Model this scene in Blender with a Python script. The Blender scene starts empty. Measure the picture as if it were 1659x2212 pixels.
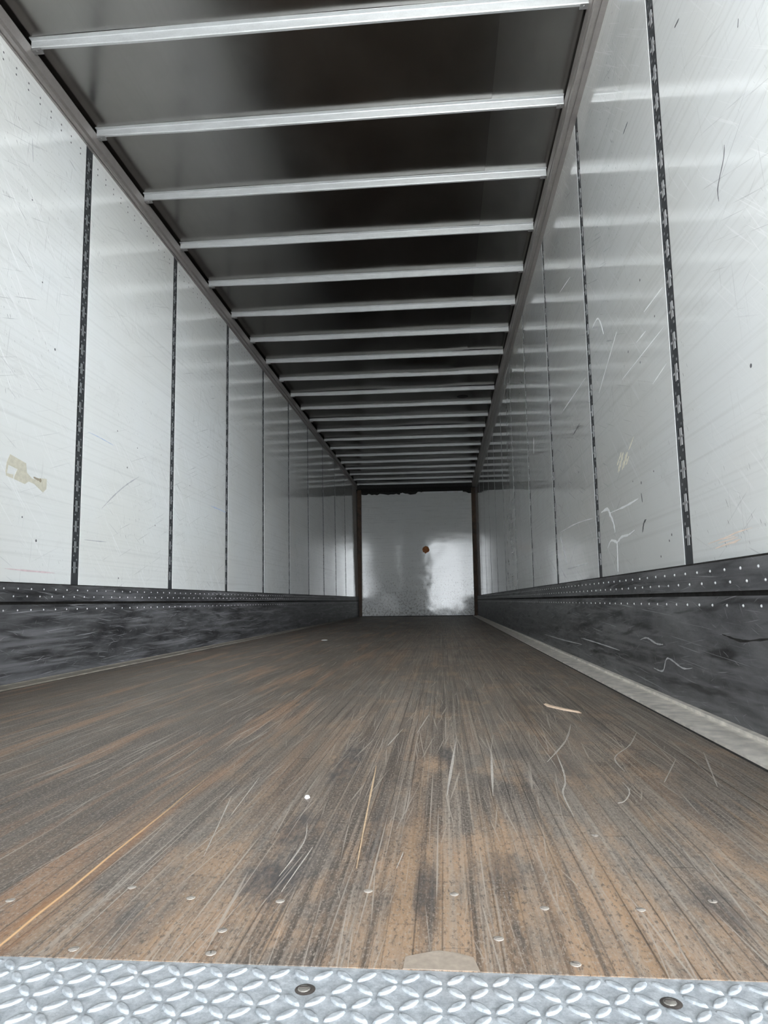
import bpy, bmesh, math, random
from mathutils import Vector, Matrix

random.seed(7)
S = bpy.context.scene
COL = S.collection

# ------------------------------------------------------------------ camera
cam_d = bpy.data.cameras.new('camera')
cam = bpy.data.objects.new('camera', cam_d)
COL.objects.link(cam)
fw = Vector((-0.0838728, 0.98793669, 0.13017852))
rt = Vector((0.99622259, 0.08608161, -0.01142434))
up = Vector((0.0224925, -0.12872859, 0.99142475))
M = Matrix.Identity(4)
for i in range(3):
    M[i][0], M[i][1], M[i][2] = rt[i], up[i], -fw[i]
M[0][3], M[1][3], M[2][3] = 0.5596, 0.0, 0.3403
cam.matrix_world = M
cam_d.sensor_fit = 'VERTICAL'
cam_d.sensor_height = 24.0
cam_d.lens = 1465.42 / 2212 * 24.0
cam_d.clip_start = 0.02
cam_d.clip_end = 300
S.camera = cam

# ------------------------------------------------------------------ sky and exposure
SKY_STRENGTH = 0.15
LOBE_DIR = (0.40, -1.0, 0.12)
LOBE_POW = 55.0
LOBE_GLOW = 19.0
WIDE_GLOW = 1.0
SKY_COL = (0.93, 0.985, 1.03, 1)
BAND_GLOW = 3.0
BAND_POW = 5.0
SUN = 21.0
EXPOSURE = 1.86
W = bpy.data.worlds.new('overcast_sky')
S.world = W
W.use_nodes = True
wn = W.node_tree.nodes
wl_ = W.node_tree.links
wn.clear()
w_out = wn.new('ShaderNodeOutputWorld')
w_bg = wn.new('ShaderNodeBackground')
w_tc = wn.new('ShaderNodeTexCoord')
w_sep = wn.new('ShaderNodeSeparateXYZ')
def w_math(op, a, b=0.0, clamp=False):
    nd = wn.new('ShaderNodeMath'); nd.operation = op; nd.use_clamp = clamp
    for i, v in enumerate((a, b)):
        if hasattr(v, 'is_output'): wl_.new(v, nd.inputs[i])
        else: nd.inputs[i].default_value = v
    return nd.outputs[0]
# overcast sky with an added glow lobe, aimed through the doorway to brighten the walls
w_dot = wn.new('ShaderNodeVectorMath'); w_dot.operation = 'DOT_PRODUCT'
wl_.new(w_tc.outputs['Generated'], w_sep.inputs[0])
wl_.new(w_tc.outputs['Generated'], w_dot.inputs[0])
w_dot.inputs[1].default_value = Vector(LOBE_DIR).normalized()
w_pos = w_math('MAXIMUM', w_dot.outputs['Value'], 0.0)
w_lobe = w_math('MULTIPLY', w_math('POWER', w_pos, LOBE_POW), LOBE_GLOW)
w_wide = w_math('MULTIPLY', w_math('POWER', w_pos, 3.0), WIDE_GLOW)
w_str = w_math('ADD', w_math('ADD', w_lobe, w_wide), SKY_STRENGTH)
# bright band added along the horizon to light the side walls
w_el = w_math('ABSOLUTE', w_sep.outputs['Z'])
w_band = w_math('MULTIPLY', w_math('POWER', w_math('SUBTRACT', 1.0, w_el, True), BAND_POW), BAND_GLOW)
w_str = w_math('ADD', w_str, w_band)
w_bg.inputs['Color'].default_value = SKY_COL
wl_.new(w_str, w_bg.inputs['Strength'])
wl_.new(w_bg.outputs[0], w_out.inputs[0])

S.view_settings.view_transform = 'Standard'
S.view_settings.look = 'None'
S.view_settings.gamma = 1.0
S.view_settings.use_curve_mapping = False
S.view_settings.exposure = EXPOSURE
S.cycles.max_bounces = 14
S.cycles.diffuse_bounces = 10
S.cycles.glossy_bounces = 8
S.cycles.sample_clamp_indirect = 3.0
S.cycles.blur_glossy = 1.0

# sun added over the front right, lighting the yard so it bounces inside
sl = bpy.data.lights.new('sun', 'SUN')
sl.energy = SUN
sl.angle = math.radians(1.0)
sl.color = (1.0, 0.985, 0.96)
so = bpy.data.objects.new('sun', sl)
COL.objects.link(so)
so.rotation_euler = Vector((1.0, 0.45, 1.15)).to_track_quat('Z', 'Y').to_euler()

# the open half of the rear doorway lets the sky in: a portal guides the sampling there
pl = bpy.data.lights.new('doorway_portal', 'AREA')
pl.shape = 'RECTANGLE'
pl.size = 1.32
pl.size_y = 2.85
pl.cycles.is_portal = True
po = bpy.data.objects.new('doorway_portal', pl)
COL.objects.link(po)
po.location = (0.66, 0.24, 1.44)
po.rotation_euler = (math.radians(90), 0, 0)

# ------------------------------------------------------------------ dimensions
YD, Y0, YE = 0.25, 0.30, 15.04      # door plane, rear edge of the sill, end wall
YS = 0.681                          # where the sill plate meets the wood
ZR, ZB, ZC = 2.835, 2.922, 2.966    # underside of top rail, underside of bows, roof sheet
ZS = 0.435                          # top of the scuff liner
def xl(z): return -1.296 - 0.0355 * z / 2.835
def xr(z): return 1.3165 - 0.006 * z / 2.835
def xw(side, z): return xl(z) if side < 0 else xr(z)

# ------------------------------------------------------------------ node helpers
class NT:
    def __init__(s, name):
        s.m = bpy.data.materials.new(name)
        s.m.use_nodes = True
        s.t = s.m.node_tree
        s.t.nodes.clear()
        s.out = s.t.nodes.new('ShaderNodeOutputMaterial')
        s.b = s.t.nodes.new('ShaderNodeBsdfPrincipled')
        s.t.links.new(s.b.outputs[0], s.out.inputs[0])
    def n(s, kind, **kw):
        nd = s.t.nodes.new('ShaderNode' + kind)
        for k, v in kw.items(): setattr(nd, k, v)
        return nd
    def put(s, sock, v):
        if hasattr(v, 'is_output'): s.t.links.new(v, sock)
        elif isinstance(v, (tuple, list)) and len(v) == 3 and sock.type == 'RGBA': sock.default_value = (*v, 1)
        else: sock.default_value = v
    def set(s, **kw):
        for k, v in kw.items(): s.put(s.b.inputs[k.replace('_', ' ')], v)
    def math(s, op, a, b=0.0, c=None, clamp=False):
        nd = s.n('Math', operation=op, use_clamp=clamp)
        s.put(nd.inputs[0], a); s.put(nd.inputs[1], b)
        if c is not None: s.put(nd.inputs[2], c)
        return nd.outputs[0]
    def pos(s):
        g = s.n('NewGeometry'); sp = s.n('SeparateXYZ')
        s.t.links.new(g.outputs['Position'], sp.inputs[0])
        return sp.outputs
    def vec(s, x, y, z=0.0):
        c = s.n('CombineXYZ')
        s.put(c.inputs[0], x); s.put(c.inputs[1], y); s.put(c.inputs[2], z)
        return c.outputs[0]
    def scl(s, a, b, sx, sy, ang=0.0, seed=0.0):
        # rotate the surface coordinates (a, b), then stretch them
        c, q = math.cos(ang), math.sin(ang)
        u = s.math('ADD', s.math('MULTIPLY', a, c * sx), s.math('MULTIPLY', b, q * sx))
        v = s.math('ADD', s.math('MULTIPLY', a, -q * sy), s.math('MULTIPLY', b, c * sy))
        return s.vec(u, v, seed)
    def noise(s, v, scale=1.0, detail=3.0, rough=0.55, dist=0.0):
        nd = s.n('TexNoise')
        s.put(nd.inputs['Vector'], v)
        nd.inputs['Scale'].default_value = scale
        nd.inputs['Detail'].default_value = detail
        nd.inputs['Roughness'].default_value = rough
        nd.inputs['Distortion'].default_value = dist
        return nd.outputs[0]
    def ramp(s, f, lo, hi, a=0.0, b=1.0):
        nd = s.n('MapRange')
        nd.clamp = True
        s.put(nd.inputs[0], f)
        for i, v in enumerate((lo, hi, a, b)): nd.inputs[i + 1].default_value = v
        return nd.outputs[0]
    def mix(s, f, a, b, mode='MIX'):
        nd = s.n('Mix', data_type='RGBA', blend_type=mode)
        s.put(nd.inputs['Factor'], f)
        s.put(nd.inputs[6], a); s.put(nd.inputs[7], b)
        return nd.outputs[2]
    def bump(s, h, strength=0.2, dist=0.01):
        nd = s.n('Bump')
        s.put(nd.inputs['Height'], h)
        nd.inputs['Strength'].default_value = strength
        nd.inputs['Distance'].default_value = dist
        s.t.links.new(nd.outputs[0], s.b.inputs['Normal'])

def plain(name, col, rough=0.5, metal=0.0, spec=0.5, var=0.12, scale=30.0):
    t = NT(name)
    x, y, z = t.pos()
    f = t.noise(t.vec(x, y, z), scale, 4)
    c = t.mix(t.ramp(f, 0.3, 0.7), tuple(v * (1 - var) for v in col), tuple(min(1, v * (1 + var)) for v in col))
    t.set(Base_Color=c, Roughness=t.ramp(f, 0.3, 0.7, rough * 0.85, min(1, rough * 1.15)), Metallic=metal, Specular_IOR_Level=spec)
    return t.m

# ------------------------------------------------------------------ materials
def wall_material(name, endwall=False, side=1):
    t = NT(name)
    x, y, z = t.pos()
    a = x if endwall else y
    base = (0.855, 0.88, 0.885)
    big = t.noise(t.scl(a, z, 0.9, 0.9, 0, 2.0 + side), 1.0, 3)
    c = t.mix(t.ramp(big, 0.35, 0.7), base, (0.81, 0.815, 0.79))
    # faint horizontal drawing lines of the sheet
    li = t.noise(t.scl(a, z, 0.6, 60, 0, 4.0), 1.0, 2)
    c = t.mix(t.ramp(li, 0.50, 0.75, 0, 0.35), c, (0.60, 0.61, 0.60))
    # grey smudges and rubbing
    sm = t.noise(t.scl(a, z, 2.2, 3.5, 0.5, 6.0 + side), 1.0, 6, 0.7)
    c = t.mix(t.ramp(sm, 0.60, 0.82, 0, 0.35), c, (0.45, 0.45, 0.43))
    mask = t.ramp(t.noise(t.scl(a, z, 0.7, 0.8, 0, 8.0 + side), 1.0, 2), 0.36, 0.58)
    # pale and dark scrapes in several directions
    for ang, sx, sy, lo, col, amt in ((0.75 * side, 2.5, 120, 0.655, (0.97, 0.98, 0.99), 0.9),
                                      (0.95 * side, 3.5, 150, 0.665, (0.97, 0.98, 0.99), 0.85),
                                      (0.35, 3.0, 140, 0.69, (0.30, 0.30, 0.33), 0.5),
                                      (-0.45, 4.0, 130, 0.70, (0.34, 0.34, 0.37), 0.5),
                                      (1.45, 4.0, 110, 0.69, (0.42, 0.42, 0.43), 0.45)):
        f = t.noise(t.scl(a, z, sx, sy, ang, ang * 10 + side), 1.0, 1.5)
        f = t.math('MULTIPLY', t.ramp(f, lo, lo + 0.04, 0, amt), mask)
        c = t.mix(f, c, col)
    # short black tick marks
    tm = t.noise(t.scl(a, z, 26, 160, 1.1 * side, 17.0 + side), 1.0, 1.0)
    c = t.mix(t.math('MULTIPLY', t.ramp(tm, 0.715, 0.74, 0, 0.7), t.ramp(t.noise(t.scl(a, z, 1.3, 1.5, 0, 21.0), 1.0, 2), 0.5, 0.6)), c, (0.16, 0.16, 0.18))
    # specks
    vo = t.n('TexVoronoi', feature='F1')
    t.put(vo.inputs['Vector'], t.scl(a, z, 7.0, 7.0, 0.3, 0.0))
    spk = t.math('MULTIPLY', t.ramp(vo.outputs['Distance'], 0.03, 0.06, 1, 0), t.ramp(t.noise(t.scl(a, z, 3, 3, 0, 12.0 + side), 1.0, 2), 0.58, 0.62))
    c = t.mix(t.math('MULTIPLY', spk, 0.7), c, (0.18, 0.18, 0.20))
    if endwall:
        c = t.mix(0.5, c, (0.93, 0.95, 0.94))
        c = t.mix(0.05, c, (0.58, 0.60, 0.58))
        low = t.ramp(z, 0.0, 1.7, 0.48, 0.62)
        st = t.noise(t.scl(a, z, 24, 20, 0.0, 3.0), 1.0, 6, 0.75)
        d = t.math('SUBTRACT', st, low)
        c = t.mix(t.ramp(d, 0.0, 0.10, 0, 0.65), c, (0.17, 0.15, 0.13))
        hz = t.noise(t.scl(a, z, 1.5, 45, 0.0, 13.0), 1.0, 3)
        c = t.mix(t.ramp(hz, 0.58, 0.75, 0, 0.4), c, (0.33, 0.33, 0.32))
        sc = t.noise(t.scl(a, z, 30, 3.0, 0.0, 5.0), 1.0, 3)
        c = t.mix(t.math('MULTIPLY', t.ramp(sc, 0.66, 0.72, 0, 0.6), t.ramp(z, 0.2, 1.3, 1, 0)), c, (0.30, 0.28, 0.26))
    rg = t.noise(t.scl(a, z, 5, 9, 0.2, 9.0), 1.0, 5, 0.7)
    t.set(Base_Color=c, Roughness=t.ramp(rg, 0.3, 0.8, 0.04, 0.14), Specular_IOR_Level=0.55 if endwall else 0.6)
    if not endwall: t.set(Coat_Weight=0.55, Coat_Roughness=0.085, Coat_IOR=1.55)
    wav = t.noise(t.scl(a, z, 1.6, 2.0, 0.0, 1.0), 1.0, 2)
    fine = t.noise(t.scl(a, z, 40, 55, 0.4, 1.0), 1.0, 2)
    t.bump(t.math('ADD', wav, t.math('MULTIPLY', fine, 0.012)), 0.18, 0.02)
    return t.m

def scuff_material(name, side):
    dk_ = 1.0 if side > 0 else 0.6     # left liner colour darkened to offset the strong light reaching it
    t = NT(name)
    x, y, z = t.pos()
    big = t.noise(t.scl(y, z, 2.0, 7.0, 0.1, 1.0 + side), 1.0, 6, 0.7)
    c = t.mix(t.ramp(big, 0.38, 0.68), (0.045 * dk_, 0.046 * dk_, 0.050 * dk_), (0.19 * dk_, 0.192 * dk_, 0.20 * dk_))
    gl = t.noise(t.scl(y, z, 1.2, 30.0, 0.0, 3.0), 1.0, 4, 0.6)
    c = t.mix(t.ramp(gl, 0.48, 0.66, 0, 0.7), c, (0.19, 0.19, 0.20))
    dk = t.noise(t.scl(y, z, 2.5, 22.0, -0.06, 5.0), 1.0, 3)
    c = t.mix(t.ramp(dk, 0.55, 0.66, 0, 0.8), c, (0.025, 0.025, 0.027))
    for ang, sx, sy, lo, amt in ((0.05, 2.5, 190, 0.655, 0.4), (-0.12, 3.5, 200, 0.67, 0.4), (1.1, 14, 170, 0.71, 0.4), (0.35, 9, 190, 0.71, 0.4), (-0.4, 10, 190, 0.72, 0.35)):
        f = t.noise(t.scl(y, z, sx, sy, ang, ang * 7), 1.0, 2)
        c = t.mix(t.ramp(f, lo, lo + 0.05, 0, amt), c, (0.50, 0.51, 0.53))
    t.set(Base_Color=c, Roughness=t.ramp(big, 0.3, 0.7, 0.38, 0.55), Specular_IOR_Level=0.45)
    t.bump(t.math('ADD', big, t.math('MULTIPLY', dk, 0.4)), 0.35, 0.01)
    return t.m

def wood_material(name):
    t = NT(name)
    x, y, z = t.pos()
    PW = 0.029
    # hardwood strips run the length of the floor, each strip butt-jointed at random
    strip = t.math('FLOOR', t.math('DIVIDE', x, PW))
    wnz = t.n('TexWhiteNoise', noise_dimensions='1D')
    t.put(wnz.inputs['W'], strip)
    yo = t.math('ADD', t.math('DIVIDE', y, 1.35), t.math('MULTIPLY', wnz.outputs['Value'], 9.0))
    seg = t.math('FLOOR', yo)
    wn2 = t.n('TexWhiteNoise', noise_dimensions='2D')
    t.put(wn2.inputs['Vector'], t.vec(strip, seg, 0.0))
    r1 = wn2.outputs['Value']
    sepc = t.n('SeparateColor')
    t.t.links.new(wn2.outputs['Color'], sepc.inputs[0])
    r2 = sepc.outputs[1]
    c = t.mix(r1, (0.150, 0.118, 0.098), (0.32, 0.265, 0.225))
    c = t.mix(t.ramp(r2, 0.72, 0.95, 0, 0.55), c, (0.32, 0.20, 0.125))
    # weathered grey
    wg = t.noise(t.scl(x, y, 3.2, 0.9, 0, 3.0), 1.0, 5, 0.65)
    c = t.mix(t.ramp(wg, 0.40, 0.66, 0, 0.75), c, (0.30, 0.285, 0.27))
    # grain, darker pores
    gr = t.noise(t.scl(x, y, 260, 7.0, 0, 1.0), 1.0, 4, 0.65)
    c = t.mix(t.ramp(gr, 0.42, 0.70, 0, 0.55), c, (0.085, 0.068, 0.058))
    gr2 = t.noise(t.scl(x, y, 420, 60.0, 0, 2.0), 1.0, 3, 0.6)
    c = t.mix(t.ramp(gr2, 0.56, 0.74, 0, 0.65), c, (0.43, 0.375, 0.325))
    # dark oily staining
    st = t.noise(t.scl(x, y, 6.5, 3.2, 0, 7.0), 1.0, 6, 0.68)
    c = t.mix(t.ramp(st, 0.53, 0.70, 0, 0.80), c, (0.055, 0.056, 0.062))
    st_b = t.noise(t.scl(x, y, 70, 22, 0, 51.0), 1.0, 5, 0.75)
    st2 = t.noise(t.scl(x, y, 26, 1.1, 0, 9.0), 1.0, 4, 0.6)
    c = t.mix(t.ramp(st2, 0.55, 0.72, 0, 0.60), c, (0.075, 0.062, 0.054))
    # worn bare wood near the sill and along lengthwise wear
    edge = t.ramp(y, 0.69, 1.25, 1, 0)
    wr = t.noise(t.scl(x, y, 9, 4.5, 0, 5.0), 1.0, 5, 0.65)
    wr = t.math('ADD', wr, t.math('MULTIPLY', edge, 0.13))
    c = t.mix(t.ramp(wr, 0.52, 0.70, 0, 0.80), c, (0.50, 0.345, 0.235))
    # long dark and pale streaks left by dragged pallets
    k1 = t.noise(t.scl(x, y, 85, 0.55, 0, 31.0), 1.0, 5, 0.7)
    c = t.mix(t.ramp(k1, 0.50, 0.62, 0, 0.75), c, (0.07, 0.06, 0.054))
    k2 = t.noise(t.scl(x, y, 110, 0.8, 0, 37.0), 1.0, 5, 0.7)
    c = t.mix(t.ramp(k2, 0.53, 0.65, 0, 0.7), c, (0.46, 0.415, 0.375))
    tw = t.noise(t.scl(x, y, 34, 1.6, 0, 71.0), 1.0, 4, 0.6)
    c = t.mix(t.math('MULTIPLY', t.ramp(tw, 0.54, 0.64, 0, 0.7), t.ramp(y, 0.7, 1.6, 1, 0.25)), c, (0.47, 0.315, 0.20))
    # board colour darkened toward the left to offset excess light there
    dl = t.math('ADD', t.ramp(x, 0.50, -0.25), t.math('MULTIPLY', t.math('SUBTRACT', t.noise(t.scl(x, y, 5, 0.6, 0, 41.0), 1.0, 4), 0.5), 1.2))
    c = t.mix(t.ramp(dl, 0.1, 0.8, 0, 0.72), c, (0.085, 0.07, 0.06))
    # orange-brown boards worn bare on the left
    ow = t.noise(t.scl(x, y, 16, 0.8, 0, 61.0), 1.0, 4, 0.6)
    c = t.mix(t.math('MULTIPLY', t.ramp(ow, 0.52, 0.64, 0, 0.7), t.ramp(x, 0.40, 0.05)), c, (0.40, 0.235, 0.14))
    # fine trampled speckle
    spk = t.noise(t.scl(x, y, 330, 150, 0, 6.0), 1.0, 4, 0.8)
    c = t.mix(t.ramp(spk, 0.52, 0.62, 0, 0.75), c, (0.47, 0.42, 0.375))
    spd = t.noise(t.scl(x, y, 200, 80, 0, 16.0), 1.0, 4, 0.8)
    c = t.mix(t.ramp(spd, 0.53, 0.63, 0, 0.75), c, (0.08, 0.072, 0.068))
    # a few particular dark oil marks
    for sx_, sy_, rx_, ry_, am_ in ((0.345, 0.885, 0.045, 0.10, 0.9), (0.330, 1.07, 0.03, 0.12, 0.7), (0.345, 1.50, 0.035, 0.22, 0.75), (0.455, 1.02, 0.016, 0.20, 0.6), (0.56, 1.56, 0.020, 0.11, 0.8),
                                   (0.63, 0.92, 0.03, 0.07, 0.6), (0.535, 0.86, 0.017, 0.13, 0.6), (0.86, 0.83, 0.03, 0.08, 0.5), (0.70, 1.62, 0.06, 0.10, 0.35), (0.80, 1.45, 0.05, 0.16, 0.45), (0.20, 0.75, 0.03, 0.05, 0.4)):
        u_ = t.math('DIVIDE', t.math('SUBTRACT', x, sx_), rx_); v_ = t.math('DIVIDE', t.math('SUBTRACT', y, sy_), ry_)
        q_ = t.math('SUBTRACT', 1.0, t.math('ADD', t.math('MULTIPLY', u_, u_), t.math('MULTIPLY', v_, v_)))
        q_ = t.math('ADD', q_, t.math('MULTIPLY', t.math('SUBTRACT', st_b, 0.5), 4.0))
        c = t.mix(t.ramp(q_, 0.0, 1.2, 0, am_), c, (0.07, 0.072, 0.08))
    # strip joints
    fx = t.math('FRACT', t.math('DIVIDE', x, PW))
    jx = t.math('MINIMUM', fx, t.math('SUBTRACT', 1.0, fx))
    jy = t.math('FRACT', yo)
    jn = t.math('MAXIMUM', t.ramp(jx, 0.0, 0.05, 1, 0), t.ramp(jy, 0.0, 0.003, 1, 0))
    jn = t.math('MULTIPLY', jn, t.ramp(t.noise(t.scl(x, y, 8, 1.5, 0, 2.0), 1.0, 2), 0.35, 0.6))
    c = t.mix(t.math('MULTIPLY', jn, 0.75), c, (0.05, 0.042, 0.036))
    # pale scrapes, mostly lengthwise
    for ang, sx, sy, lo, amt in ((0.0, 210, 1.4, 0.655, 0.75), (0.07, 190, 2.2, 0.665, 0.7), (-0.10, 200, 2.6, 0.67, 0.7),
                                 (0.22, 190, 6, 0.725, 0.6), (-0.30, 190, 7, 0.725, 0.55)):
        f = t.noise(t.scl(x, y, sx, sy, ang, ang * 13 + 2), 1.0, 1.5)
        c = t.mix(t.ramp(f, lo, lo + 0.05, 0, amt), c, (0.50, 0.455, 0.415))
    # freshly splintered strip showing orange wood
    ctr = t.math('SUBTRACT', x, t.math('SUBTRACT', 0.1245, t.math('MULTIPLY', y, 0.0262)))
    ctr = t.math('ADD', ctr, t.math('MULTIPLY', t.math('SUBTRACT', t.noise(t.scl(x, y, 0, 5.0), 1.0, 2), 0.5), 0.006))
    ac = t.math('ABSOLUTE', ctr)
    fade = t.ramp(y, 0.95, 1.5, 1, 0)
    halo = t.math('MULTIPLY', t.ramp(ac, 0.001, 0.022, 1, 0), fade)
    halo = t.math('MULTIPLY', halo, t.ramp(t.noise(t.scl(x, y, 60, 4, 0, 4.0), 1.0, 4), 0.40, 0.65, 0.05, 0.85))
    c = t.mix(halo, c, (0.40, 0.175, 0.055))
    c = t.mix(t.math('MULTIPLY', t.ramp(ac, 0.0008, 0.0025, 1, 0), fade), c, (0.85, 0.56, 0.30))
    c = t.mix(1.0, c, (0.88, 0.845, 0.80), 'MULTIPLY')
    t.set(Base_Color=c, Roughness=t.ramp(wg, 0.3, 0.7, 0.42, 0.62), Specular_IOR_Level=0.5)
    h = t.math('ADD', t.math('MULTIPLY', gr, 0.5), t.math('MULTIPLY', jn, -0.8))
    t.bump(h, 0.35, 0.002)
    return t.m

def galvanised(name, col, rough, metal=0.75, grain=True):
    t = NT(name)
    x, y, z = t.pos()
    f = t.noise(t.vec(t.math('MULTIPLY', x, 9.0), t.math('MULTIPLY', y, 25.0), t.math('MULTIPLY', z, 25.0)), 1.0, 5, 0.7)
    sp = t.noise(t.vec(x, y, z), 180.0, 2)
    c = t.mix(t.ramp(f, 0.3, 0.7), tuple(v * 0.82 for v in col), col)
    c = t.mix(t.ramp(sp, 0.5, 0.75, 0, 0.25), c, tuple(v * 0.6 for v in col))
    t.set(Base_Color=c, Roughness=t.ramp(f, 0.3, 0.7, rough * 0.85, rough * 1.15), Metallic=metal)
    return t.m

def tread_material(name):
    t = NT(name)
    x, y, z = t.pos()
    f = t.noise(t.vec(x, y, z), 90.0, 6, 0.8)
    f2 = t.noise(t.vec(x, y, z), 6.0, 3)
    c = t.mix(t.ramp(f, 0.35, 0.68), (0.34, 0.37, 0.40), (0.66, 0.69, 0.72))
    c = t.mix(t.ramp(f2, 0.55, 0.75, 0, 0.35), c, (0.42, 0.38, 0.35))
    top = t.ramp(z, 0.0012, 0.0026)
    c = t.mix(t.math('MULTIPLY', top, 0.10), c, (0.80, 0.81, 0.82))
    t.set(Base_Color=c, Roughness=t.ramp(f, 0.3, 0.7, 0.48, 0.62), Metallic=0.3)
    t.bump(f, 0.5, 0.002)
    return t.m

def roof_material(name, col, rough):
    t = NT(name)
    x, y, z = t.pos()
    f = t.noise(t.scl(x, y, 3.0, 2.0, 0, 2.0), 1.0, 5, 0.6)
    ln = t.noise(t.scl(x, y, 60, 0.6, 0, 4.0), 1.0, 2)
    c = t.mix(t.ramp(f, 0.35, 0.7), tuple(v * 0.85 for v in col), col)
    c = t.mix(t.ramp(ln, 0.5, 0.8, 0, 0.2), c, tuple(v * 0.7 for v in col))
    t.set(Base_Color=c, Roughness=t.ramp(f, 0.3, 0.7, rough * 0.8, rough * 1.2), Metallic=1.0, Specular_Tint=(0.30, 0.30, 0.30, 1))
    return t.m

m_wall_l = wall_material('white_wall_sheet_left', side=-1)
m_wall_r = wall_material('white_wall_sheet_right', side=1)
m_wall_e = wall_material('white_end_wall_sheet', endwall=True, side=2)
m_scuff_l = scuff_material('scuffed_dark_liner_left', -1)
m_scuff_r = scuff_material('scuffed_dark_liner_right', 1)
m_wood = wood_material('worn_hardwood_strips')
m_bow = galvanised('galvanised_bow', (0.63, 0.65, 0.66), 0.40, 0.35)
m_clip = galvanised('galvanised_clip', (0.42, 0.42, 0.42), 0.45, 0.6)
m_rail = galvanised('aged_aluminium_rail', (0.40, 0.375, 0.36), 0.42, 0.4)
m_post = plain('dark_grey_post_steel', (0.055, 0.060, 0.065), 0.45, 0.3)
m_slot = plain('post_slot_black', (0.006, 0.006, 0.007), 0.7)
m_rib = plain('post_light_rib', (0.48, 0.49, 0.50), 0.4, 0.4)
m_black = plain('black_parts_and_shade', (0.012, 0.011, 0.010), 0.7)
m_roof = roof_material('roof_sheet_metal', (0.35, 0.34, 0.325), 0.20)
m_roof2 = roof_material('roof_sheet_pale', (0.46, 0.45, 0.435), 0.20)
m_tread = tread_material('tread_plate_metal')
m_screw = plain('dull_steel_screw', (0.36, 0.34, 0.31), 0.4, 0.8)
m_screw_w = plain('worn_bright_screw', (0.40, 0.36, 0.32), 0.5, 0.2)
m_hole = plain('countersunk_recess', (0.06, 0.05, 0.045), 0.6)
m_rivet = plain('bright_rivet', (0.78, 0.79, 0.81), 0.35, 0.4)
m_corner = plain('rusty_corner_post', (0.085, 0.050, 0.030), 0.6, 0.0, 0.4, 0.5, 9.0)
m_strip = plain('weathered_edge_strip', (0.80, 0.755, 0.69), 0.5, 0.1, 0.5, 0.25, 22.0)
m_strip_l = plain('dark_edge_strip', (0.26, 0.235, 0.20), 0.6, 0.0, 0.4, 0.3, 14.0)  # darker brown than the right strip
m_tape = plain('aged_tape_residue', (0.60, 0.575, 0.48), 0.5, 0.0, 0.4, 0.10, 60.0)
m_tape_y = plain('yellow_residue', (0.74, 0.71, 0.60), 0.5, 0.0, 0.4, 0.15, 60.0)
m_white = plain('white_scrape', (0.90, 0.92, 0.93), 0.5, 0, 0.4, 0.04)
m_dark = plain('dark_scuff', (0.10, 0.10, 0.11), 0.6, 0, 0.4)
m_grey = plain('grey_scuff', (0.42, 0.43, 0.45), 0.6, 0, 0.4)
m_blue = plain('blue_scuff', (0.42, 0.50, 0.64), 0.6, 0, 0.4)
m_pink = plain('pink_scuff', (0.66, 0.54, 0.56), 0.6, 0, 0.4)
m_orange_s = plain('orange_scuff', (0.84, 0.72, 0.64), 0.6, 0, 0.4)
m_orange = plain('orange_spot', (0.42, 0.135, 0.03), 0.6, 0, 0.4, 0.35, 18.0)
m_scrape = plain('pale_floor_scrape', (0.46, 0.42, 0.38), 0.6, 0, 0.4, 0.2, 90.0)
m_scrape_o = plain('tan_floor_scrape', (0.62, 0.46, 0.30), 0.6, 0, 0.4, 0.2, 90.0)
m_splint = plain('fresh_pine_splinter', (0.85, 0.66, 0.50), 0.55, 0, 0.4, 0.12, 70.0)
m_lscr = plain('pale_liner_scratch', (0.50, 0.51, 0.53), 0.5, 0, 0.4)
m_ground = plain('yard_concrete', (0.52, 0.54, 0.55), 0.85, 0, 0.3, 0.15, 0.8)
m_door = plain('white_door_skin', (0.70, 0.70, 0.69), 0.4)

# ------------------------------------------------------------------ mesh helpers
def link(name, bm, mats, parent=None, smooth=False):
    me = bpy.data.meshes.new(name)
    bmesh.ops.recalc_face_normals(bm, faces=bm.faces[:])
    bm.to_mesh(me); bm.free()
    for m in (mats if isinstance(mats, (list, tuple)) else [mats]): me.materials.append(m)
    if smooth:
        for p in me.polygons: p.use_smooth = True
    o = bpy.data.objects.new(name, me)
    COL.objects.link(o)
    if parent: o.parent = parent
    return o

def box(bm, x0, x1, y0, y1, z0, z1, mi=0, bev=0.0):
    vs = [bm.verts.new(p) for p in ((x0,y0,z0),(x1,y0,z0),(x1,y1,z0),(x0,y1,z0),(x0,y0,z1),(x1,y0,z1),(x1,y1,z1),(x0,y1,z1))]
    fs = [bm.faces.new([vs[i] for i in q]) for q in ((0,1,2,3),(4,5,6,7),(0,1,5,4),(1,2,6,5),(2,3,7,6),(3,0,4,7))]
    for f in fs: f.material_index = mi
    if bev > 0:
        es = list({e for f in fs for e in f.edges})
        r = bmesh.ops.bevel(bm, geom=es, offset=bev, segments=2, affect='EDGES', profile=0.5)
        for f in r['faces']: f.material_index = mi
    return vs

def wall_box(bm, side, y0, y1, z0, z1, d0, d1, mi=0):
    # a box on a side wall; d is the distance from the wall face into the room
    s = -side
    c = [(xw(side, z) + s * d, y, z) for z in (z0, z1) for y in (y0, y1) for d in (d0, d1)]
    vs = [bm.verts.new(p) for p in c]
    for q in ((0,1,3,2),(4,5,7,6),(0,1,5,4),(2,3,7,6),(0,2,6,4),(1,3,7,5)):
        bm.faces.new([vs[i] for i in q]).material_index = mi

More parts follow.
